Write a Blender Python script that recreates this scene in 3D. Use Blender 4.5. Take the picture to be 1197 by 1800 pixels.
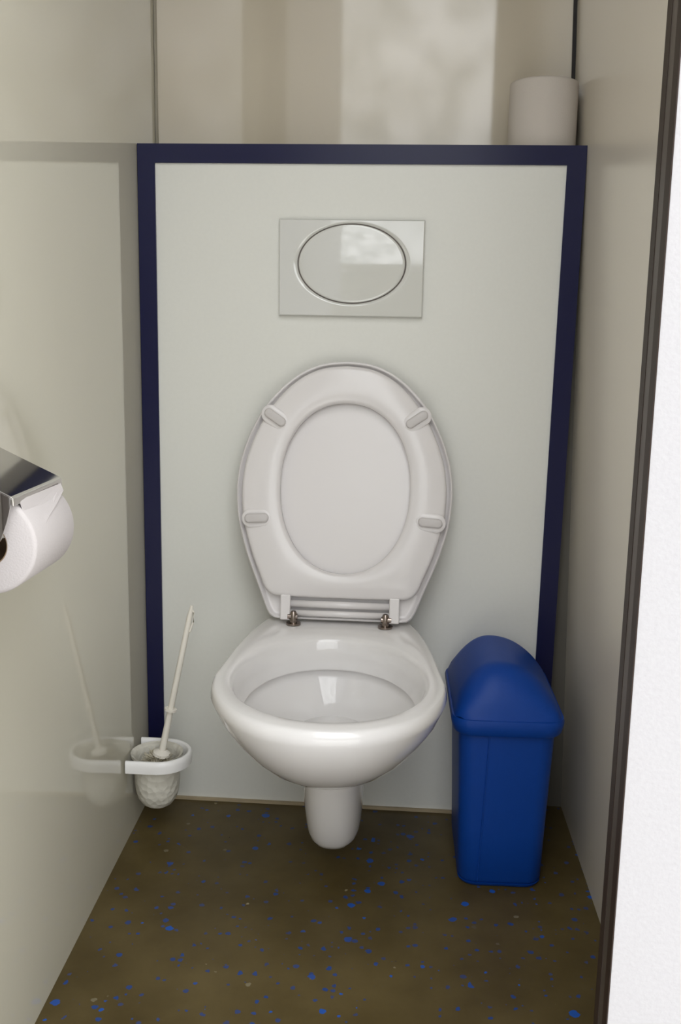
import bpy, bmesh, math, random
from mathutils import Vector, Matrix
random.seed(7)
for o in list(bpy.data.objects): bpy.data.objects.remove(o)
S = bpy.context.scene
C = S.collection
PI = math.pi

# ------------------------------------------------------------------ camera
F, YAW, PITCH, ROLL = 1742.457, 0.0736719, 0.1872857, 0.0180222
r = Vector((math.cos(YAW), math.sin(YAW), 0)); f = Vector((-math.sin(YAW), math.cos(YAW), 0)); u = Vector((0, 0, 1))
f2 = f*math.cos(PITCH) - u*math.sin(PITCH); u2 = u*math.cos(PITCH) + f*math.sin(PITCH)
r3 = r*math.cos(ROLL) + u2*math.sin(ROLL); u3 = -r*math.sin(ROLL) + u2*math.cos(ROLL)
cd = bpy.data.cameras.new('camera'); cam = bpy.data.objects.new('camera', cd); C.objects.link(cam)
M = Matrix((r3, u3, -f2)).transposed().to_4x4(); M.translation = Vector((0.487917, -1.730871, 0.891802))
cam.matrix_world = M
cd.sensor_fit = 'AUTO'; cd.sensor_width = 36; cd.lens = F/1800*36
cd.shift_x = -3.78/1800; cd.shift_y = 2.0/1800; cd.clip_start = 0.02
S.camera = cam

# ------------------------------------------------------------------ world: overcast sky
W = bpy.data.worlds.new('overcast_sky'); S.world = W; W.use_nodes = True
nt = W.node_tree; nt.nodes.clear()
def N(t, k, **kw):
    n = t.nodes.new(k)
    for a, b in kw.items():
        if a.startswith('i_'):
            n.inputs[a[2:].replace('_', ' ')].default_value = b
        else: setattr(n, a, b)
    return n
tc = N(nt, 'ShaderNodeTexCoord'); no = N(nt, 'ShaderNodeTexNoise', i_Scale=17.0, i_Detail=5.0, i_Roughness=0.6)
cr = N(nt, 'ShaderNodeValToRGB'); cr.color_ramp.elements[0].position = 0.42; cr.color_ramp.elements[1].position = 0.58
cr.color_ramp.elements[0].color = (0.50, 0.52, 0.52, 1); cr.color_ramp.elements[1].color = (0.97, 0.985, 1.0, 1)
sx = N(nt, 'ShaderNodeSeparateXYZ')
hz = N(nt, 'ShaderNodeMapRange'); hz.inputs['From Min'].default_value = 0.0; hz.inputs['From Max'].default_value = 0.9
hz.inputs['To Min'].default_value = .95; hz.inputs['To Max'].default_value = 2.3
SKY = 3.7
mu = N(nt, 'ShaderNodeMath', operation='MULTIPLY'); mu.inputs[1].default_value = SKY
bg = N(nt, 'ShaderNodeBackground'); wo = N(nt, 'ShaderNodeOutputWorld')
L = nt.links.new
L(tc.outputs['Generated'], no.inputs['Vector']); L(no.outputs['Fac'], cr.inputs['Fac']); L(cr.outputs['Color'], bg.inputs['Color'])
L(tc.outputs['Generated'], sx.inputs[0]); L(sx.outputs['Z'], hz.inputs['Value']); L(hz.outputs[0], mu.inputs[0]); L(mu.outputs[0], bg.inputs['Strength'])
L(bg.outputs[0], wo.inputs[0])
# light portal standing in the open doorway (guides sampling of the daylight)
pl = bpy.data.lights.new('doorway_portal', 'AREA'); pl.shape = 'RECTANGLE'; pl.size = 0.58; pl.size_y = 2.0; pl.cycles.is_portal = True
po = bpy.data.objects.new('doorway_portal', pl); C.objects.link(po); po.location = (0.38, -0.945, 1.0); po.rotation_euler = (PI/2, 0, 0)
vs = S.view_settings; vs.view_transform = 'Standard'; vs.look = 'None'; vs.gamma = 1; vs.use_curve_mapping = False
vs.exposure = -0.28

# ------------------------------------------------------------------ materials
def s2l(c): return tuple(((x/255)/12.92 if x/255 < .04045 else ((x/255+.055)/1.055)**2.4) for x in c)
def mat(name, rgb, rough=.4, metal=0, spec=.5, var=0, vscale=8, bump=0, bscale=200, coat=0, sub=0):
    m = bpy.data.materials.new(name); m.use_nodes = True; t = m.node_tree
    p = t.nodes['Principled BSDF']
    p.inputs['Roughness'].default_value = rough; p.inputs['Metallic'].default_value = metal
    p.inputs['Specular IOR Level'].default_value = spec; p.inputs['Coat Weight'].default_value = coat
    p.inputs['Coat Roughness'].default_value = .05
    p.inputs['Base Color'].default_value = (*rgb, 1)
    if sub: p.inputs['Subsurface Weight'].default_value = sub; p.inputs['Subsurface Radius'].default_value = (.01, .01, .01)
    tc = N(t, 'ShaderNodeTexCoord')
    if var:
        n = N(t, 'ShaderNodeTexNoise', i_Scale=vscale, i_Detail=6.0); t.links.new(tc.outputs['Object'], n.inputs['Vector'])
        mr = N(t, 'ShaderNodeMix', data_type='RGBA')
        mr.inputs['A'].default_value = (*[x*(1-var) for x in rgb], 1); mr.inputs['B'].default_value = (*[min(1, x*(1+var)) for x in rgb], 1)
        t.links.new(n.outputs['Fac'], mr.inputs['Factor']); t.links.new(mr.outputs['Result'], p.inputs['Base Color'])
    if bump:
        n = N(t, 'ShaderNodeTexNoise', i_Scale=bscale, i_Detail=2.0); t.links.new(tc.outputs['Object'], n.inputs['Vector'])
        b = N(t, 'ShaderNodeBump'); b.inputs['Strength'].default_value = bump; b.inputs['Distance'].default_value = .001
        t.links.new(n.outputs['Fac'], b.inputs['Height']); t.links.new(b.outputs[0], p.inputs['Normal'])
    return m
m_lam = mat('beige_laminate', (.60, .54, .435), .05, spec=.85, var=.02, vscale=5)
m_lamr = mat('beige_laminate_satin', (.71, .655, .56), .24, spec=.5, var=.02, vscale=5)
m_laml = mat('grey_beige_laminate', (.585, .555, .46), .04, spec=.75, var=.02, vscale=5)
m_panel = mat('pale_grey_laminate', (.75, .75, .705), .35, var=.025, vscale=160)
m_facade = mat('white_textured_wall', (.36, .35, .36), .6, var=.07, vscale=260, bump=.3, bscale=260)
m_blue = mat('navy_edge_trim', (.006, .007, .045), .3, spec=.3)
m_ceil = mat('white_ceiling', (.75, .73, .68), .6)
m_cer = mat('white_ceramic', (.76, .74, .73), .07, coat=.3)
m_seat = mat('white_seat_plastic', (.75, .72, .715), .22)
m_bump = mat('grey_rubber', (.56, .53, .52), .45)
m_plate = mat('flush_plate_plastic', (.66, .66, .625), .04, spec=.7, coat=1)
m_groove = mat('grey_groove', (.12, .10, .09), .6)
m_chrome = mat('chrome', (.62, .60, .57), .06, metal=1)
m_brass = mat('worn_chrome_hinge', (.30, .25, .22), .22, metal=1)
m_paper = mat('tissue_paper', (.50, .465, .46), .9, spec=.1, bump=.35, bscale=500)
m_paper2 = mat('recycled_tissue_paper', (.60, .55, .50), .95, spec=.1, bump=.3, bscale=500)
m_card = mat('cardboard_core', (.30, .20, .12), .9)
m_bin = mat('blue_plastic', (.002, .045, .27), .45, spec=.25, var=.04, vscale=20, bump=.15, bscale=350)
m_white = mat('white_plastic', (.90, .89, .88), .25)
m_cream = mat('cream_plastic', (.84, .80, .72), .35)
m_bris = mat('cream_bristles', (.62, .57, .45), .7)
m_brown = mat('brown_door_frame', (.022, .012, .008), .5, spec=.25)
m_brown2 = mat('brown_door_frame_channel', (.055, .043, .035), .4, spec=.3)
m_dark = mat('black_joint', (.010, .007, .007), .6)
m_seal = mat('sealant', (.42, .34, .22), .6, var=.2, vscale=30)
m_water = mat('water_surface', (.55, .55, .53), .02)
m_conc = mat('concrete_ground', (.62, .60, .57), .9, var=.15, vscale=3)

def frosted():
    m = bpy.data.materials.new('frosted_cup_plastic'); m.use_nodes = True; t = m.node_tree; p = t.nodes['Principled BSDF']
    p.inputs['Base Color'].default_value = (.82, .79, .70, 1); p.inputs['Roughness'].default_value = .3
    p.inputs['Transmission Weight'].default_value = .25; p.inputs['IOR'].default_value = 1.3
    tc = N(t, 'ShaderNodeTexCoord'); v = N(t, 'ShaderNodeTexVoronoi', i_Scale=90.0); t.links.new(tc.outputs['Object'], v.inputs['Vector'])
    b = N(t, 'ShaderNodeBump'); b.inputs['Strength'].default_value = .7; b.inputs['Distance'].default_value = .003
    t.links.new(v.outputs['Distance'], b.inputs['Height']); t.links.new(b.outputs[0], p.inputs['Normal'])
    return m
m_cup = frosted()

def floor_mat():
    m = bpy.data.materials.new('speckled_vinyl_floor'); m.use_nodes = True; t = m.node_tree; p = t.nodes['Principled BSDF']; l = t.links.new
    tc = N(t, 'ShaderNodeTexCoord')
    big = N(t, 'ShaderNodeTexNoise', i_Scale=5.0, i_Detail=6.0, i_Roughness=.6); l(tc.outputs['Object'], big.inputs['Vector'])
    base = N(t, 'ShaderNodeMix', data_type='RGBA'); base.inputs['A'].default_value = (.060, .041, .012, 1); base.inputs['B'].default_value = (.120, .088, .034, 1)
    mr = N(t, 'ShaderNodeMapRange'); mr.inputs['From Min'].default_value = .3; mr.inputs['From Max'].default_value = .7
    l(big.outputs['Fac'], mr.inputs['Value']); l(mr.outputs[0], base.inputs['Factor'])
    col = base.outputs['Result']
    # distort the lookup so that the chips are not round
    dn = N(t, 'ShaderNodeTexNoise', i_Scale=150.0, i_Detail=2.0); l(tc.outputs['Object'], dn.inputs['Vector'])
    ad = N(t, 'ShaderNodeMix', data_type='RGBA', blend_type='ADD'); ad.inputs['Factor'].default_value = .006
    l(tc.outputs['Object'], ad.inputs['A']); l(dn.outputs['Color'], ad.inputs['B'])
    def chips(scale, dens, rad, c1, c2, col, off):
        mp = N(t, 'ShaderNodeMapping'); mp.inputs['Location'].default_value = (off, off*1.7, 0); l(ad.outputs['Result'], mp.inputs['Vector'])
        v = N(t, 'ShaderNodeTexVoronoi', i_Scale=scale, voronoi_dimensions='2D'); l(mp.outputs[0], v.inputs['Vector'])
        sp = N(t, 'ShaderNodeSeparateColor'); l(v.outputs['Color'], sp.inputs[0])
        a = N(t, 'ShaderNodeMath', operation='LESS_THAN'); a.inputs[1].default_value = dens; l(sp.outputs[0], a.inputs[0])
        rr = N(t, 'ShaderNodeMath', operation='MULTIPLY'); rr.inputs[1].default_value = rad; l(sp.outputs[1], rr.inputs[0])
        b = N(t, 'ShaderNodeMath', operation='LESS_THAN'); l(v.outputs['Distance'], b.inputs[0]); l(rr.outputs[0], b.inputs[1])
        ml = N(t, 'ShaderNodeMath', operation='MULTIPLY'); l(a.outputs[0], ml.inputs[0]); l(b.outputs[0], ml.inputs[1])
        cc = N(t, 'ShaderNodeMix', data_type='RGBA'); cc.inputs['A'].default_value = (*c1, 1); cc.inputs['B'].default_value = (*c2, 1); l(sp.outputs[2], cc.inputs['Factor'])
        mx = N(t, 'ShaderNodeMix', data_type='RGBA'); l(ml.outputs[0], mx.inputs['Factor']); l(col, mx.inputs['A']); l(cc.outputs['Result'], mx.inputs['B'])
        return mx.outputs['Result']
    col = chips(90, .17, .42, (.018, .055, .22), (.05, .06, .13), col, 0.3)
    col = chips(45, .08, .34, (.012, .09, .42), (.03, .07, .26), col, 3.1)
    col = chips(60, .03, .25, (.30, .26, .16), (.02, .01, .006), col, 7.7)
    l(col, p.inputs['Base Color'])
    n2 = N(t, 'ShaderNodeTexNoise', i_Scale=12.0, i_Detail=4.0); l(tc.outputs['Object'], n2.inputs['Vector'])
    r2 = N(t, 'ShaderNodeMapRange'); r2.inputs['To Min'].default_value = .28; r2.inputs['To Max'].default_value = .5; l(n2.outputs['Fac'], r2.inputs['Value']); l(r2.outputs[0], p.inputs['Roughness'])
    p.inputs['Specular IOR Level'].default_value = .25
    return m
m_floor = floor_mat()

# ------------------------------------------------------------------ mesh helpers
def obj(name, bm, m, parent=None, smooth=False, bevel=0, segs=2, auto=None):
    bmesh.ops.recalc_face_normals(bm, faces=bm.faces)
    me = bpy.data.meshes.new(name); bm.to_mesh(me); bm.free()
    ms = m if isinstance(m, (list, tuple)) else [m]
    for x in ms: me.materials.append(x)
    if smooth:
        me.polygons.foreach_set('use_smooth', [True]*len(me.polygons))
        if auto: me.set_sharp_from_angle(angle=math.radians(auto))
    o = bpy.data.objects.new(name, me); C.objects.link(o)
    if parent: o.parent = parent
    if bevel:
        b = o.modifiers.new('bevel', 'BEVEL'); b.width = bevel; b.segments = segs; b.limit_method = 'ANGLE'
    return o
def box(bm, x0, x1, y0, y1, z0, z1):
    vs = [bm.verts.new(p) for p in ((x0,y0,z0),(x1,y0,z0),(x1,y1,z0),(x0,y1,z0),(x0,y0,z1),(x1,y0,z1),(x1,y1,z1),(x0,y1,z1))]
    for q in ((0,1,2,3),(4,5,6,7),(0,1,5,4),(1,2,6,5),(2,3,7,6),(3,0,4,7)): bm.faces.new([vs[i] for i in q])
    return vs
def prism(bm, poly, axis_fn, a, b):
    # poly of 2D points extruded between a and b; axis_fn(p, t) -> 3D
    A = [bm.verts.new(axis_fn(p, a)) for p in poly]; B = [bm.verts.new(axis_fn(p, b)) for p in poly]
    n = len(poly)
    bm.faces.new(A); bm.faces.new(B)
    for i in range(n): bm.faces.new((A[i], A[(i+1) % n], B[(i+1) % n], B[i]))
def loft(bm, rings, cap0=False, cap1=False, closed=False, mi=None):
    V = [[bm.verts.new(p) for p in rg] for rg in rings]; n = len(V[0]); k = len(V)
    for i in range(k if closed else k-1):
        a, b = V[i], V[(i+1) % k]
        for j in range(n):
            fc = bm.faces.new((a[j], a[(j+1) % n], b[(j+1) % n], b[j]))
            if mi and mi[i]: fc.material_index = mi[i]
    def cap(rg):
        c = Vector((0, 0, 0))
        for v in rg: c += v.co
        cv = bm.verts.new(c/n)
        for j in range(n): bm.faces.new((rg[j], rg[(j+1) % n], cv))
    if cap0: cap(V[0])
    if cap1: cap(V[-1])
    return V
def tube(bm, pts, rad, n=12, cap=True):
    pts = [Vector(p) for p in pts]; rg = []
    rads = rad if isinstance(rad, (list, tuple)) else [rad]*len(pts)
    for i, p in enumerate(pts):
        d = (pts[min(i+1, len(pts)-1)] - pts[max(i-1, 0)]).normalized()
        a = d.cross(Vector((0, 0, 1))); a = a.normalized() if a.length > .01 else d.cross(Vector((0, 1, 0))).normalized()
        b = d.cross(a)
        rg.append([p + (a*math.cos(2*PI*k/n) + b*math.sin(2*PI*k/n))*rads[i] for k in range(n)])
    loft(bm, rg, cap, cap)
def empty(name, loc):
    o = bpy.data.objects.new(name, None); C.objects.link(o); o.location = loc; o.empty_display_size = .05; return o
def tag(o, label, cat, group=None):
    o['label'] = label; o['category'] = cat
    if group: o['group'] = group
    return o
def struct(name, bm, m, **k):
    o = obj(name, bm, m, **k); o['kind'] = 'structure'; return o

# ------------------------------------------------------------------ the setting
BW, BH, TW = 0.7505, 1.1873, 0.031           # boxed-in cistern: width, height, trim width
BB = 0.7424                                  # its right edge at the floor
DEP = 0.142                                  # depth of the ledge
DOORY = -0.95; DXL, DXR = 0.09, 0.668        # doorway
CEIL = 2.35
def lw(y): return .0650*-y if y < 0 else 0   # left wall converges slightly (x at y)
LK = .0325
bm = bmesh.new(); box(bm, -.4, 1.3, -1.0, .3, -.05, 0); struct('floor', bm, m_floor)
bm = bmesh.new(); box(bm, -.3, 1.1, -.9, .25, CEIL, CEIL+.05); struct('ceiling', bm, m_ceil)
# left wall
bm = bmesh.new(); prism(bm, [(0+LK*-DEP, DEP), (LK*.9, -.9), (-.06, -.9), (-.06, DEP)], lambda p, t: Vector((p[0], p[1], t)), 0, CEIL)
struct('wall_left', bm, m_laml)
# right wall, leaning slightly outwards towards the floor
RK, RL = .0208, .0283
def rx(y, z): return BW + RL*(BH - z) + RK*(-y)
bm = bmesh.new()
A = [(rx(DEP, 0), DEP, 0), (rx(-.9, 0), -.9, 0), (rx(-.9, 0)+.05, -.9, 0), (rx(DEP, 0)+.05, DEP, 0)]
B = [(rx(DEP, CEIL), DEP, CEIL), (rx(-.9, CEIL), -.9, CEIL), (rx(-.9, CEIL)+.09, -.9, CEIL), (rx(DEP, CEIL)+.09, DEP, CEIL)]
a = [bm.verts.new(p) for p in A]; b = [bm.verts.new(p) for p in B]
bm.faces.new(a); bm.faces.new(b)
for i in range(4): bm.faces.new((a[i], a[(i+1) % 4], b[(i+1) % 4], b[i]))
struct('wall_right', bm, m_lamr)
# back wall above the ledge
bm = bmesh.new(); box(bm, -.06, .86, DEP, DEP+.05, 0, CEIL); struct('wall_back', bm, m_lam)
# front wall of the cabin: two panels and the piece over the door (one mesh), white outside
bm = bmesh.new()
box(bm, DXR+.001, 1.6, DOORY, DOORY+.05, -.1, 2.5)
box(bm, -1.0, DXL-.001, DOORY, DOORY+.05, -.1, 2.5)
box(bm, DXL-.001, DXR+.001, DOORY, DOORY+.05, 2.03, 2.5)
struct('wall_front', bm, m_facade)
bm = bmesh.new(); box(bm, -1.0, 1.6, DOORY, .3, 2.5, 2.56); struct('ceiling_roof', bm, m_facade)
# door frame: brown metal channel
bm = bmesh.new()
for (x0, x1) in ((DXR, DXR+.001), (DXL-.001, DXL)):
    box(bm, x0, x1, DOORY-.001, DOORY+.016, -.02, 2.03)
    box(bm, x0, x1, DOORY+.034, DOORY+.05, -.02, 2.03)
box(bm, DXL-.001, DXR+.001, DOORY-.001, DOORY+.05, 2.02, 2.03)
fr = struct('door_frame', bm, m_brown)
bm = bmesh.new()
for (x0, x1) in ((DXR+.0004, DXR+.001), (DXL-.001, DXL-.0004)): box(bm, x0, x1, DOORY+.016, DOORY+.034, -.02, 2.02)
struct('trim_channel', bm, m_brown2)
# the boxed-in cistern panel with its navy trims
bm = bmesh.new()
prism(bm, [(0.001, 0), (BB, 0), (BW, BH-.004), (0.001, BH-.004)], lambda p, t: Vector((p[0], t, p[1])), 0.0, DEP)
struct('wall_panel', bm, m_panel)
def quadbar(name, q, y0, y1, m, bev=0):
    bm = bmesh.new(); prism(bm, q, lambda p, t: Vector((p[0], t, p[1])), y0, y1); return struct(name, bm, m, bevel=bev)
quadbar('trim_left', [(0.0012, 0.003), (TW, 0.003), (TW, BH-TW), (0.0012, BH)], -.004, 0, m_blue)
quadbar('trim_right', [(BB-TW, 0.003), (BB, 0.003), (BW, BH), (BW-TW, BH-TW)], -.004, 0, m_blue)
quadbar('trim_top', [(0.0012, BH), (TW, BH-TW), (BW-TW, BH-TW), (BW, BH)], -.004, .0005, m_blue)
bm = bmesh.new(); box(bm, 0.001, BW-.001, -.003, DEP, BH-.004, BH); struct('trim_ledge', bm, m_panel)
# lower stub of the left edge trim and the sealant bead along the floor
bm = bmesh.new(); box(bm, .004, BB-.004, -.006, 0.0, 0, .005); struct('trim_floor', bm, m_seal)
# dark joint in the back right corner
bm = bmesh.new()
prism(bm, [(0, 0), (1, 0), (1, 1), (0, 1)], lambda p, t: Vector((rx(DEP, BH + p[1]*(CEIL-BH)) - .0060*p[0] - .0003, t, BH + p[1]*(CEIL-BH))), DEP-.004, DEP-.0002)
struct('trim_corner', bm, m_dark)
bm = bmesh.new(); box(bm, -.0035, .0005, DEP-.004, DEP-.0002, BH, CEIL); struct('trim_joint', bm, mat('grey_joint', (.33, .30, .24), .5))

# shade in the gap between box and wall, painted as a dark strip
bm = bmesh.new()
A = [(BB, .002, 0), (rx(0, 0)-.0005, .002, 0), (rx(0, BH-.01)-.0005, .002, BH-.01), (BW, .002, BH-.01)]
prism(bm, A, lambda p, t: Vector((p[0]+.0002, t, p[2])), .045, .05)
struct('gap_shade_strip', bm, mat('painted_gap_shade', (.13, .12, .10), .6))
# boundary wall across the yard
bm = bmesh.new(); box(bm, -6, 7, -7.3, -7.1, -.1, 1.42); struct('wall_yard', bm, mat('yard_wall', (.16, .15, .12), .9, var=.2, vscale=2))

# open door leaf outside, hinged on the left jamb (only seen mirrored in the laminate)
door = empty('door_1', (DXL-.012, DOORY-.006, 0)); door.rotation_euler.z = math.radians(-78); door['kind'] = 'structure'
bm = bmesh.new(); box(bm, 0, .58, -.04, 0, -.02, 2.02); o = obj('door_leaf', bm, m_facade, door, bevel=.002)
bm = bmesh.new(); tube(bm, [(.53, 0.0, 1.02), (.53, .045, 1.02), (.50, .05, 1.02), (.42, .05, 1.02)], .009, 10); obj('door_handle', bm, m_chrome, door, smooth=True)
# ground outside
bm = bmesh.new(); box(bm, -9, 10, -16, -1.0, -.2, -.1); struct('ground', bm, m_conc)

# ------------------------------------------------------------------ toilet
ZR = .390
TX, TK = .360, .033
def plan(front, back, hw, hwb, n=64, sq=2.15, ymid=None):
    # closed outline in plan: an egg front, sides that run back to a squarer rear; x offset by the axis skew
    pts = []
    ym = ymid if ymid is not None else back + (front-back)*.58
    for k in range(n):
        t = 2*PI*k/n; c, s = math.cos(t), math.sin(t)
        ex = 2/sq
        if s >= 0:   # front half
            x = hw*math.copysign(abs(c)**ex, c); y = ym + (front-ym)*abs(s)**ex
        else:        # rear half, blends to hwb
            q = abs(s)**.55 if False else abs(s)
            e2 = 2/4.2
            y = ym + (back-ym)*abs(s)**e2
            w = hw + (hwb-hw)*min(1, ((y-ym)/(back-ym)))**1.2
            x = w*math.copysign(abs(c)**e2, c)
        pts.append((x, y))
    return pts
def egg(front, back, hw, n=64, sq=2.1, ymid=None):
    ym = ymid if ymid is not None else back + (front-back)*.56
    pts = []
    for k in range(n):
        t = 2*PI*k/n; c, s = math.cos(t), math.sin(t); e = 2/sq
        x = hw*math.copysign(abs(c)**e, c)
        y = ym + ((front-ym) if s >= 0 else (back-ym))*abs(s)**e
        pts.append((x, y))
    return pts
def P3(p, z): return Vector((p[0] + TK*-p[1], min(p[1], -.0006), z))     # local to the toilet root at x = TX
toilet = tag(empty('toilet', (TX, 0, 0)), 'white wall-hung toilet with its seat and lid raised against the grey panel', 'toilet')
bm = bmesh.new()
O = lambda fr, bk, hw, hb, z, sq=2.15, ym=None: [P3(p, z) for p in plan(fr, bk, hw, hb, sq=sq, ymid=ym)]
I = lambda fr, bk, hw, z, sq=2.1, ym=None: [P3(p, z) for p in egg(fr, bk, hw, sq=sq, ymid=ym)]
rings = [
 # underside to rim (outside)
 O(-.33, 0, .025, .045, .227, 2.0, -.25), O(-.375, 0, .040, .055, .231, 2.0, -.28), O(-.412, 0, .065, .068, .240, 2.0, -.30), O(-.448, 0, .088, .078, .254, 2.05, -.32),
 O(-.480, 0, .110, .088, .273, 2.1, -.33), O(-.509, 0, .130, .098, .296, 2.1, -.34), O(-.536, 0, .147, .109, .322, 2.1, -.35), O(-.555, 0, .160, .119, .347, 2.1, -.36),
 O(-.564, 0, .166, .126, .366, 2.1, -.37), O(-.5665, 0, .1695, .128, .376, 2.1, -.375), O(-.5645, 0, .168, .127, .384, 2.1, -.375), O(-.5615, -.002, .1665, .126, .3886, 2.1, -.375), O(-.557, -.005, .163, .123, ZR, 2.1, -.375),
 # inwards over the rim
 I(-.535, -.172, .1465, ZR, 2.1, -.365), I(-.5290, -.178, .1425, ZR-.003, 2.1, -.365), I(-.525, -.182, .139, ZR-.010, 2.1, -.365), I(-.519, -.184, .1345, ZR-.03, 2.1, -.36),
 I(-.512, -.188, .1295, ZR-.050, 2.1, -.36), I(-.511, -.187, .1290, ZR-.0535, 2.1, -.36), I(-.517, -.176, .137, ZR-.053, 2.1, -.36), I(-.517, -.174, .137, ZR-.058, 2.1, -.36),
 I(-.505, -.178, .128, ZR-.072, 2.1, -.35), I(-.484, -.188, .112, ZR-.092, 2.05, -.34), I(-.455, -.195, .092, ZR-.110, 2, -.32), I(-.415, -.200, .070, ZR-.127, 2, -.30),
 I(-.37, -.205, .050, ZR-.140, 2, -.28), I(-.345, -.21, .040, ZR-.147, 2, -.27)]
loft(bm, rings, True, True)
bowl = obj('bowl', bm, m_cer, toilet, smooth=True, auto=62)
bm = bmesh.new(); rg = I(-.39, -.203, .058, ZR-.135, 2, -.29); vs_ = [bm.verts.new(p) for p in rg]; bm.faces.new(vs_); obj('water', bm, m_water, toilet)
# outlet hump below the bowl
bm = bmesh.new()
rr = []
for z, w, fr in ((.262, .0500, -.305), (.185, .0510, -.300), (.15, .0500, -.292), (.12, .0488, -.284), (.09, .0465, -.272), (.072, .0448, -.263), (.060, .0422, -.256), (.052, .0375, -.249), (.0485, .029, -.240)):
    rr.append([Vector((TK*.25 + .001 + w*math.copysign(abs(math.cos(t))**.82, math.cos(t)), min(-.10 - (-.10-fr)*.5*(1+math.copysign(abs(math.sin(t))**.8, math.sin(t))), -.001), z)) for t in [2*PI*k/48 for k in range(48)]])
loft(bm, rr, True, True); obj('outlet_housing', bm, m_cer, toilet, smooth=True)
# wall connection behind
bm = bmesh.new()
loft(bm, [[Vector((.012+.070*math.copysign(abs(math.cos(t))**.5, math.cos(t)), y, .175+.060*math.copysign(abs(math.sin(t))**.5, math.sin(t)))) for t in [2*PI*k/40 for k in range(40)]] for y in (-.001, -.10)] , True, True)
obj('wall_flange', bm, m_cer, toilet, smooth=True, auto=40)
# seat and lid in the raised plane: (s, v) -> point, n towards the camera
K = .18; kn = math.sqrt(1+K*K)
SX = .3665
def LP(s, z, n): return Vector((SX - TX + s, -.115 + K*(z-.41) - n/kn, z + n*K/kn))
def cr_spline(P, m=8, closed=False):
    out = []; n = len(P)
    for i in range(n if closed else n-1):
        g = lambda j: P[j % n] if closed else P[max(0, min(n-1, j))]
        p0, p1, p2, p3 = g(i-1), g(i), g(i+1), g(i+2)
        for k in range(m):
            t = k/m
            out.append(tuple(.5*((2*p1[d]) + (-p0[d]+p2[d])*t + (2*p0[d]-5*p1[d]+4*p2[d]-p3[d])*t*t + (-p0[d]+3*p1[d]-3*p2[d]+p3[d])*t**3) for d in (0, 1)))
    if not closed: out.append(P[-1])
    return out
def half_to_loop(H):
    right = cr_spline(H, 6)
    left = [(-x, z) for x, z in right[::-1]]
    return right + left[1:-1] if right[-1][0] < 1e-6 else right + left[:-1]
lidH = [(0, .8335), (.045, .828), (.090, .806), (.132, .765), (.159, .720), (.177, .672), (.1845, .628), (.1835, .588), (.178, .553), (.163, .503), (.141, .448), (.129, .418), (.122, .405), (.110, .3985), (.06, .398), (0, .398)]
seatH = [(0, .8245), (.044, .819), (.085, .798), (.123, .759), (.149, .716), (.1665, .670), (.1735, .628), (.173, .590), (.168, .556), (.154, .508), (.1375, .468), (.131, .452), (.121, .441), (.105, .437), (.05, .436), (0, .436)]
def resample(lp, n, start_top=True):
    # uniform by arc length
    L_ = [0]
    m = len(lp)
    for i in range(m): a, b = lp[i], lp[(i+1) % m]; L_.append(L_[-1] + math.hypot(a[0]-b[0], a[1]-b[1]))
    out = []
    for k in range(n):
        d = L_[-1]*k/n; i = 0
        while L_[i+1] < d: i += 1
        t = (d-L_[i])/max(1e-9, L_[i+1]-L_[i]); a, b = lp[i], lp[(i+1) % m]
        out.append((a[0]+(b[0]-a[0])*t, a[1]+(b[1]-a[1])*t))
    return out
def inset(lp, d):
    n = len(lp); out = []
    for i in range(n):
        a, b = lp[i-1], lp[(i+1) % n]; tx, tz = b[0]-a[0], b[1]-a[1]; l_ = math.hypot(tx, tz) or 1
        # loop runs clockwise starting at top going right => inward normal
        nx, nz = (-tz/l_, tx/l_)
        nx, nz = -nx, -nz
        out.append((lp[i][0]+(tz/l_)*d*1.0, lp[i][1]-(tx/l_)*d*1.0))
    return out
def check_in(lp, d):
    q = inset(lp, d); ca = max(p[0] for p in q); 
    return q if ca < max(p[0] for p in lp) else inset(lp, -d)
NS = 128
lidL = resample(half_to_loop(lidH), NS); seatL = resample(half_to_loop(seatH), NS)
# hole loop matched by angle to the seat loop
hc = (.002, .621)
def hole(grow=0):
    out = []
    for (x, z) in seatL:
        a = math.atan2(z-hc[1], x-hc[0]); c, s = math.cos(a), math.sin(a)
        e = 2.15; A_, B_ = .1105+grow, (.141 if s > 0 else .144)+grow
        R_ = 1/((abs(c)/A_)**e + (abs(s)/B_)**e)**(1/e)
        out.append((hc[0]+R_*c, hc[1]+R_*s))
    return out
bm = bmesh.new()
TH = .016
mid = lambda w: [(a[0]*(1-w)+b[0]*w, a[1]*(1-w)+b[1]*w) for a, b in zip(check_in(seatL, .004), hole(.004))]
rs = [(hole(0), -.012), (hole(0), .000), (hole(.002), .0035), (hole(.006), .0055), (mid(.72), .0068), (mid(.5), .0065), (mid(.25), .0045), (check_in(seatL, .007), .0022), (check_in(seatL, .0035), .0012), (check_in(seatL, .001), -.001), (seatL, -.004), (seatL, -.011), (check_in(seatL, .003), -.0135), (hole(.003), -.0135)]
loft(bm, [[LP(x, z, n) for x, z in lp] for lp, n in rs], closed=True)
seat = obj('toilet_seat', bm, m_seat, toilet, smooth=True, auto=75)
bm = bmesh.new()
ls = [(check_in(lidL, .012), -.0165), (check_in(lidL, .009), -.0165), (check_in(lidL, .0065), -.0155), (check_in(lidL, .005), -.011), (check_in(lidL, .0028), -.0085), (check_in(lidL, .0008), -.0095), (lidL, -.0125), (lidL, -.020), (check_in(lidL, .003), -.025), (check_in(lidL, .012), -.028)]
loft(bm, [[LP(x, z, n) for x, z in lp] for lp, n in ls], True, True)
lid = obj('toilet_lid', bm, m_seat, toilet, smooth=True, auto=75)
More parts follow.
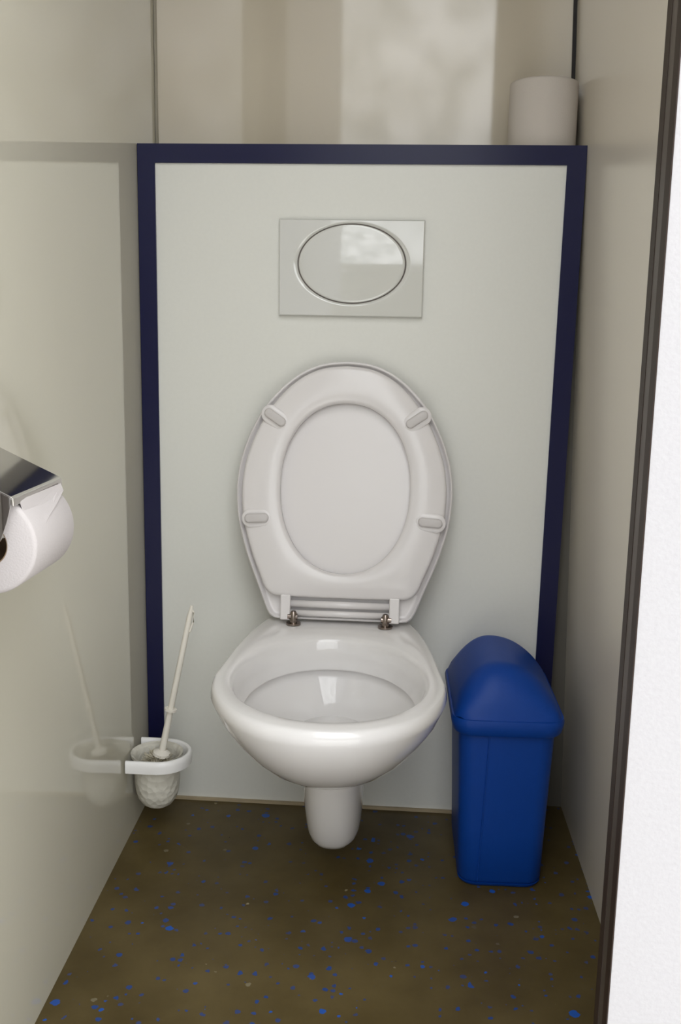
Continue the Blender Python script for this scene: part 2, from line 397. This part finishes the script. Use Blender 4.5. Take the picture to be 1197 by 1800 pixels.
# rubber buffers on the underside of the seat
def capsule(name, cx, cz, ang, ln, wd, n0, n1, m, par):
    bm = bmesh.new(); rg = []
    for (k, n) in ((1, n0), (1, n1-.002), (.88, n1-.0006), (.6, n1)):
        loop = []
        for j in range(24):
            t = 2*PI*j/24; x = (ln-wd)/2*(1 if math.cos(t) > 0 else -1) + wd/2*k*math.cos(t); y = wd/2*k*math.sin(t)
            loop.append(LP(cx + x*math.cos(ang)-y*math.sin(ang), cz + x*math.sin(ang)+y*math.cos(ang), n))
        rg.append(loop)
    loft(bm, rg, True, True); return obj(name, bm, m, par, smooth=True, auto=50)
for cx, cz, an in ((-.119, .735, -34), (.1205, .737, 34), (-.1455, .5665, 3), (.1480, .5675, -5)):
    pad = capsule('buffer_seat', cx, cz, math.radians(an), .052, .031, -.004, .0072, m_seat, seat)
    b_ = capsule('buffer', cx, cz, math.radians(an), .041, .0155, 0, .0135, m_bump, seat); b_['label'] = 'grey rubber buffer on the seat underside'
# hinge: two white lugs, cross bars and metal posts
for s in (-1, 1):
    bm = bmesh.new()
    prism(bm, [(s*.0925-.0085, .398), (s*.0925+.0085, .398), (s*.0925+.0085, .440), (s*.0925-.0085, .440)], lambda p, t: LP(p[0], p[1], t), -.014, .007)
    obj('hinge_lug', bm, m_seat, seat, bevel=.002)
bm = bmesh.new(); tube(bm, [LP(-.084, .4245, -.006), LP(.084, .4245, -.006)], .0065, 14); obj('hinge_bar', bm, m_seat, seat, smooth=True)
bm = bmesh.new(); tube(bm, [LP(-.084, .4095, -.003), LP(.084, .4095, -.003)], .0055, 14); obj('hinge_bar', bm, m_seat, lid, smooth=True)
for s in (-1, 1):
    bm = bmesh.new(); c = LP(s*.078, .405, .004)
    tube(bm, [(c.x, c.y, ZR+.001), (c.x, c.y, ZR+.004)], .0125, 20)
    tube(bm, [(c.x, c.y, ZR), (c.x, c.y, ZR+.020), (c.x, c.y, ZR+.024)], [.0062, .0062, .004], 16)
    tube(bm, [(c.x-s*-.010, c.y, ZR+.0145), (c.x-s*.007, c.y, ZR+.0145)], .0052, 14)
    h = obj('hinge_post', bm, m_brass, toilet, smooth=True, auto=40); h['label'] = 'metal hinge post'

# ------------------------------------------------------------------ flush plate
fp = tag(empty('flush_plate', (.3675, 0, .9865)), 'white rectangular flush plate with an oval button on the grey panel above the toilet', 'flush plate')
bm = bmesh.new(); w, h = .1225, .0797
def rrect(w, h, rad, n=6):
    out = []
    for cx, cy, a0 in ((w-rad, h-rad, 0), (-w+rad, h-rad, 90), (-w+rad, -h+rad, 180), (w-rad, -h+rad, 270)):
        for k in range(n+1): a = math.radians(a0+90*k/n); out.append((cx+rad*math.cos(a), cy+rad*math.sin(a)))
    return out
OC = (.001, .0075)
def ell(a, b, n): return [(OC[0]+a*math.cos(2*PI*k/n), OC[1]+b*math.sin(2*PI*k/n)) for k in range(n)]
NP = 96
def rect_by_angle(w, h, n):
    out = []
    for k in range(n):
        a = 2*PI*k/n; c, s = math.cos(a), math.sin(a)
        # ray from OC to rectangle, direction scaled as the ellipse
        dx, dz = .0895*c, .0640*s
        tx = ((w if dx > 0 else -w) - OC[0])/dx if abs(dx) > 1e-9 else 1e9
        tz = ((h if dz > 0 else -h) - OC[1])/dz if abs(dz) > 1e-9 else 1e9
        t = min(tx, tz); out.append((OC[0]+dx*t, OC[1]+dz*t))
    # snap nearest to the corners
    for cx, cz in ((w, h), (-w, h), (-w, -h), (w, -h)):
        i = min(range(n), key=lambda j: (out[j][0]-cx)**2+(out[j][1]-cz)**2); out[i] = (cx, cz)
    return out
Y3 = lambda lp, y: [Vector((p[0], y, p[1])) for p in lp]
loft(bm, [Y3(rect_by_angle(w, h, NP), -.0005), Y3(rect_by_angle(w, h, NP), -.009), Y3(rect_by_angle(w-.0015, h-.0015, NP), -.0105), Y3(ell(.1000, .0703, NP), -.0105), Y3(ell(.0990, .0698, NP), -.0105), Y3(ell(.0982, .0692, NP), -.0104), Y3(ell(.0932, .0668, NP), -.0088), Y3(ell(.0925, .0662, NP), -.0080), Y3(ell(.0922, .0660, NP), -.0060), Y3(ell(.0915, .0655, NP), -.004)], True, True)
obj('plate_frame', bm, m_plate, fp, smooth=True, auto=28)
bm = bmesh.new(); loft(bm, [Y3(ell(.0925, .0663, NP), -.0045), Y3(ell(.0925, .0663, NP), -.0072), Y3(ell(.0898, .0640, NP), -.0072)], True, True)
o = obj('button_gap', bm, m_groove, fp)
bm = bmesh.new()
rg = [Y3(ell(.0902, .0643, NP), -.004), Y3(ell(.0902, .0643, NP), -.0085)]
for k in (1, .985, .95, .85, .7, .5, .3, .12): rg.append(Y3([((p[0]-OC[0])*k+OC[0], (p[1]-OC[1])*k+OC[1]) for p in ell(.0898, .0640, NP)], -.0100 + .0006*(k > .99) - .0022*(1-k*k)))
loft(bm, rg, True, True); obj('flush_button', bm, m_plate, fp, smooth=True, auto=60)
# silicone bead round the plate

# ------------------------------------------------------------------ toilet roll on the ledge
def roll(par, R0, r0, ln, mp):
    bm = bmesh.new(); n = 64
    prof = [(r0, 0), (R0-.004, 0), (R0-.001, .0012), (R0, .004), (R0, ln-.004), (R0-.001, ln-.0012), (R0-.004, ln), (r0, ln)]
    loft(bm, [[Vector((rr_*math.cos(2*PI*k/n), rr_*math.sin(2*PI*k/n), z)) for k in range(n)] for rr_, z in prof], closed=True)
    a = obj('paper', bm, mp, par, smooth=True, auto=50)
    bm = bmesh.new()
    prof = [(r0-.0012, .001), (r0+.0004, .001), (r0+.0004, ln-.001), (r0-.0012, ln-.001)]
    loft(bm, [[Vector((rr_*math.cos(2*PI*k/n), rr_*math.sin(2*PI*k/n), z)) for k in range(n)] for rr_, z in prof], closed=True)
    obj('core', bm, m_card, par, smooth=True, auto=50)['label'] = 'brown cardboard core'
    return a
tr = tag(empty('toilet_roll', (.684, .073, BH+.0005)), 'spare greyish toilet roll standing upright on the ledge in the right corner', 'toilet roll')
roll(tr, .0575, .021, .112, m_paper2)

# ------------------------------------------------------------------ toilet paper holder on the left wall with its roll
RX, RZ, RY0, RY1 = .093, .686, -.862, -.757
rt = tag(empty('toilet_roll', (RX, RY0, RZ)), 'white toilet roll hanging in the chrome holder on the left wall', 'toilet roll')
rt.rotation_euler = (-PI/2, 0, 0)
roll(rt, .048, .0205, RY1-RY0, m_paper)
th = tag(empty('toilet_paper_holder', (lw(-.81), -.81, RZ)), 'chrome toilet paper holder with a folding cover on the left wall', 'toilet paper holder')
ox = lambda p: Vector((p[0]-lw(-.81), p[1]+.81, p[2]-RZ))
def sheet(name, pts, t, m, par):
    # pts: profile in xz, extruded along y between y0,y1, thickness t
    pass
bm = bmesh.new()
prof = [(.030, .7785), (.050, .7690), (.0665, .7612), (.124, .7345), (.1262, .7325), (.1264, .7255), (.1246, .7255), (.1244, .7310), (.1230, .7322), (.0660, .7590), (.030, .7760)]
prism(bm, prof, lambda p, t: ox((p[0], t, p[1])), RY0-.012, RY1+.006)
obj('cover', bm, m_chrome, th, bevel=.0006)
bm = bmesh.new()
prism(bm, [(.030, .775), (.066, .7585), (.124, .733), (.1235, .726), (.1195, .712), (.1130, .694), (.106, .682), (.080, .672), (.030, .672)], lambda p, t: ox((p[0], t, p[1])), RY0-.0125, RY0-.0112)
obj('end_cheek', bm, m_chrome, th)
bm = bmesh.new(); prism(bm, [(0, 0), (.004, 0), (.004, 1), (0, 1)], lambda p, t: ox((lw(t)+.0005+p[0], t, .660 + p[1]*.125)), RY0-.012, RY1+.006); obj('wall_plate', bm, m_chrome, th, bevel=.001)
bm = bmesh.new(); tube(bm, [ox((.032, RY0-.010, .686)), ox((.088, RY0-.010, .686)), ox((.093, RY0-.005, .686)), ox((.093, RY0+.01, .686)), ox((.093, RY1-.005, .686))], .003, 10); obj('spindle', bm, m_chrome, th, smooth=True)
# loose end of the paper, creased under the cover
bm = bmesh.new()
for (a, b) in ((0, 1),):
    P_ = [(.1215, RY0+.003, .7290), (.1235, RY1-.002, .7290), (.1262, RY1-.002, .7215), (.1300, RY1-.030, .7140), (.1330, RY0+.045, .7070), (.1340, RY0+.030, .7020), (.1315, RY0+.018, .7020), (.1250, RY0+.006, .7130)]
    A = [bm.verts.new(ox((x+.0045, y, z))) for x, y, z in P_]; B = [bm.verts.new(ox((x+.0038, y, z-.0006))) for x, y, z in P_]
    bm.faces.new(A); bm.faces.new(B)
    for i in range(8): bm.faces.new((A[i], A[(i+1) % 8], B[(i+1) % 8], B[i]))
for v in bm.verts: v.co = v.co + Vector((lw(-.81)-RX, -.81-RY0, 0))
# into the roll's own frame (rolled onto its side)
Rinv = Matrix.Rotation(PI/2, 4, 'X')
for v in bm.verts: v.co = Rinv @ v.co
obj('loose_sheet', bm, m_paper, rt)

# ------------------------------------------------------------------ toilet brush and its wall holder
HX, HY, HZ = .050, -.130, .157
bh = tag(empty('toilet_brush_holder', (lw(HY)+.001, HY, HZ)), 'white toilet brush holder ring with frosted cup low on the left wall', 'toilet brush holder')
hx = lambda x, y, z: Vector((x-lw(HY)-.001, y-HY, z-HZ))
# the ring: stadium open at the wall
def stad(R_, n=28, x0=None):
    x0 = lw(HY)+.001
    out = [(x0, HY-R_)]
    out += [(HX+.008+R_*math.sin(PI*k/n), HY-R_*math.cos(PI*k/n)) for k in range(n+1)]
    out += [(x0, HY+R_)]
    return out
bm = bmesh.new(); o_, i_ = stad(.0535), stad(.0460); ln = len(o_)
sec = []
for a, b in zip(o_, i_):
    a, b = Vector(a), Vector(b); 
    c = [(a, .0), (a+(a-b)*.10, .006), (a+(a-b)*.10, .013), (a, .0195), (a*.7+b*.3, .0215), (a*.3+b*.7, .0215), (b, .0195), (b, 0)]
    sec.append([hx(max(q.x, lw(HY)+.0012), q.y, HZ-.0235+t) for q, t in c])
V = [[bm.verts.new(p) for p in s_] for s_ in sec]
for i in range(ln-1):
    for j in range(8): bm.faces.new((V[i][j], V[i][(j+1) % 8], V[i+1][(j+1) % 8], V[i+1][j]))
bm.faces.new(V[0]); bm.faces.new(V[-1])
obj('ring', bm, m_white, bh, smooth=True, auto=50)
bm = bmesh.new()
cupp = [(.0440, .150), (.0455, .152), (.0450, .147), (.0405, .145), (.0400, .125), (.0392, .100), (.0375, .083), (.0335, .069), (.0265, .0585), (.017, .052), (.008, .050)]
inn = [(max(.005, a-.002), b+.0015) for a, b in cupp[::-1][0:8]] + [(.042, .150)]
CX = HX+.001
loft(bm, [[hx(CX+a*math.cos(2*PI*k/40), HY+a*math.sin(2*PI*k/40), b) for k in range(40)] for a, b in (cupp + inn)], closed=True)
cv = bm.verts
obj('cup', bm, m_cup, bh, smooth=True, auto=60)['label'] = 'frosted dimpled cup'
bm = bmesh.new(); tube(bm, [hx(CX, HY, .0495), hx(CX, HY, .0515)], .0082, 24); obj('cup_base', bm, m_cup, bh)
# brush
br = tag(empty('toilet_brush', (.060, HY, .140)), 'cream toilet brush leaning to the right in its cup beside the toilet', 'toilet brush')
a0 = Vector((.0595, HY, .150)); a1 = Vector((.1150, HY+.004, .4185)); d = (a1-a0).normalized(); o0 = Vector((.060, HY, .140))
bm = bmesh.new(); pts = [a0 + (a1-a0)*t for t in (0, .25, .6, .93, 1)]
tube(bm, [p-o0 for p in pts], [.0062, .0055, .0052, .0048, .0025], 12)
tube(bm, [a1-d*.050-o0, a1-d*.046+Vector((.0065, 0, 0))-o0, a1-d*.030+Vector((.0080, 0, .0))-o0, a1-d*.012+Vector((.0055, 0, 0))-o0, a1-d*.004-o0], .0016, 8)
obj('handle', bm, m_cream, br, smooth=True, auto=50)
bm = bmesh.new(); c = a0 + (a1-a0)*.30 - o0; tube(bm, [c-d*.0018, c+d*.0018], .0105, 20); tube(bm, [c-d*.004, c+d*.004], .0058, 16); obj('collar', bm, m_cream, br, smooth=True, auto=40)
bm = bmesh.new(); c = a0-o0; tube(bm, [c-d*.004, c+d*.001, c+d*.006], [.0155, .0150, .006], 24); obj('splash_disc', bm, m_cream, br, smooth=True, auto=40)
bm = bmesh.new()
hc_ = Vector((CX, HY, .105)) - o0
for k in range(900):
    # bristles: thin tapered pegs out of the head
    a = random.uniform(0, 2*PI); z = random.uniform(-1, 1); q = math.sqrt(1-z*z)
    dr = Vector((q*math.cos(a), q*math.sin(a), z)); ctr = hc_ + Vector((0, 0, random.uniform(-.02, .032)))
    p0 = ctr + dr*.008; p1 = ctr + dr*random.uniform(.026, .0315)
    if p1.z + o0.z > .150: p1.z = .150 - o0.z
    if p1.z + o0.z < .066: continue
    e1 = dr.orthogonal().normalized()*.0007; e2 = dr.cross(e1).normalized()*.0007
    va = [bm.verts.new(p0+x) for x in (e1, -e1*.5+e2, -e1*.5-e2)]; vb = [bm.verts.new(p1+x) for x in (e1, -e1*.5+e2, -e1*.5-e2)]
    for i in range(3): bm.faces.new((va[i], va[(i+1) % 3], vb[(i+1) % 3], vb[i]))
    bm.faces.new(vb)
tube(bm, [hc_+Vector((0, 0, -.028)), hc_+Vector((0, 0, .03)), a0-o0], [.009, .009, .006], 12)
obj('bristle_head', bm, m_bris, br)

# ------------------------------------------------------------------ blue swing bin
bn = tag(empty('waste_bin', (.642, -.140, 0)), 'tall blue plastic waste bin with a domed swing lid right of the toilet', 'waste bin')
bn.rotation_euler.z = math.radians(1.5)
def sq_ring(w, d, z, rad, n=8, cy=0, cx=0): return [Vector((cx+x, cy+y, z)) for x, y in rrect(w, d, rad, n)]
bm = bmesh.new()
# front face recessed groove left of centre = vertical moulded seam
body = [(0.001, .058, .096, .022), (.004, .064, .103, .026), (.012, .0675, .1075, .027), (.10, .0700, .1105, .027), (.20, .0735, .1140, .027), (.275, .0765, .1170, .027)]
loft(bm, [sq_ring(w_, d_, z_, r_) for z_, w_, d_, r_ in body], True, False)
loft(bm, [sq_ring(w_-.002, d_-.002, z_, r_) for z_, w_, d_, r_ in body], True, False)
o = obj('body', bm, m_bin, bn, smooth=True, auto=50)
bm = bmesh.new()
for xa, xb, wd in ((-.0300, -.0270, .0014),):
    rg = []
    for z_, w_, d_, r_ in body[1:]:
        x = -.0375 + .033*z_; rg.append([Vector((x-wd, -d_-.0001+.001, z_)), Vector((x-wd*.5, -d_-.0019, z_)), Vector((x+wd*.5, -d_-.0019, z_)), Vector((x+wd, -d_-.0001+.001, z_))])
    loft(bm, rg, True, True)
obj('moulding_rib', bm, m_bin, bn)
# two feet-like lower lip bumps
bm = bmesh.new()
loft(bm, [sq_ring(.0640, .1035, .0005, .026), sq_ring(.0655, .1052, .002, .027), sq_ring(.0670, .1068, .006, .027)], True, True)
obj('base_rim', bm, m_bin, bn, smooth=True, auto=50)
# lid collar
bm = bmesh.new()
loft(bm, [sq_ring(.0775, .1180, .268, .028), sq_ring(.0830, .1240, .2665, .030), sq_ring(.0855, .1265, .270, .031), sq_ring(.0880, .1285, .280, .032), sq_ring(.0890, .1290, .288, .032), sq_ring(.0875, .1278, .293, .032), sq_ring(.0800, .120, .294, .030), sq_ring(.0770, .117, .288, .03)], False, False)
lidb = obj('lid', bm, m_bin, bn, smooth=True, auto=40)
# dome: arched gable across the width, extruded along the depth, rounded ends
def gable(x):   # height above eaves over x in [-1,1]
    x0 = -.18
    t = (x-x0)/(1-x0) if x > x0 else (x0-x)/(1+x0)
    return max(0, 1-abs(t)**2.1)**.85
bm = bmesh.new(); NX, NY = 40, 40; G = []
for j in range(NY+1):
    v = -1+2*j/NY; row = []
    for i in range(NX+1):
        uu = -1+2*i/NX
        # rounded rect footprint
        y = v*.1275; xlim = .0870
        ay = abs(y)
        if ay > .1275-.031: xlim -= .031 - math.sqrt(max(0, .031**2 - (ay-(.1275-.031))**2))
        x = uu*xlim
        endf = min(1, max(0, (1-abs(v))/.5))
        endf = math.sin(endf*PI/2)**.6
        h = .078*gable(x/.0870)*endf
        h += 0.006*min(1, (1-abs(v))*12)*min(1, (1-abs(uu))*10)
        row.append(bm.verts.new((x, y, .286+h)))
    G.append(row)
for j in range(NY):
    for i in range(NX): bm.faces.new((G[j][i], G[j][i+1], G[j+1][i+1], G[j+1][i]))
obj('swing_flap', bm, m_bin, bn, smooth=True)
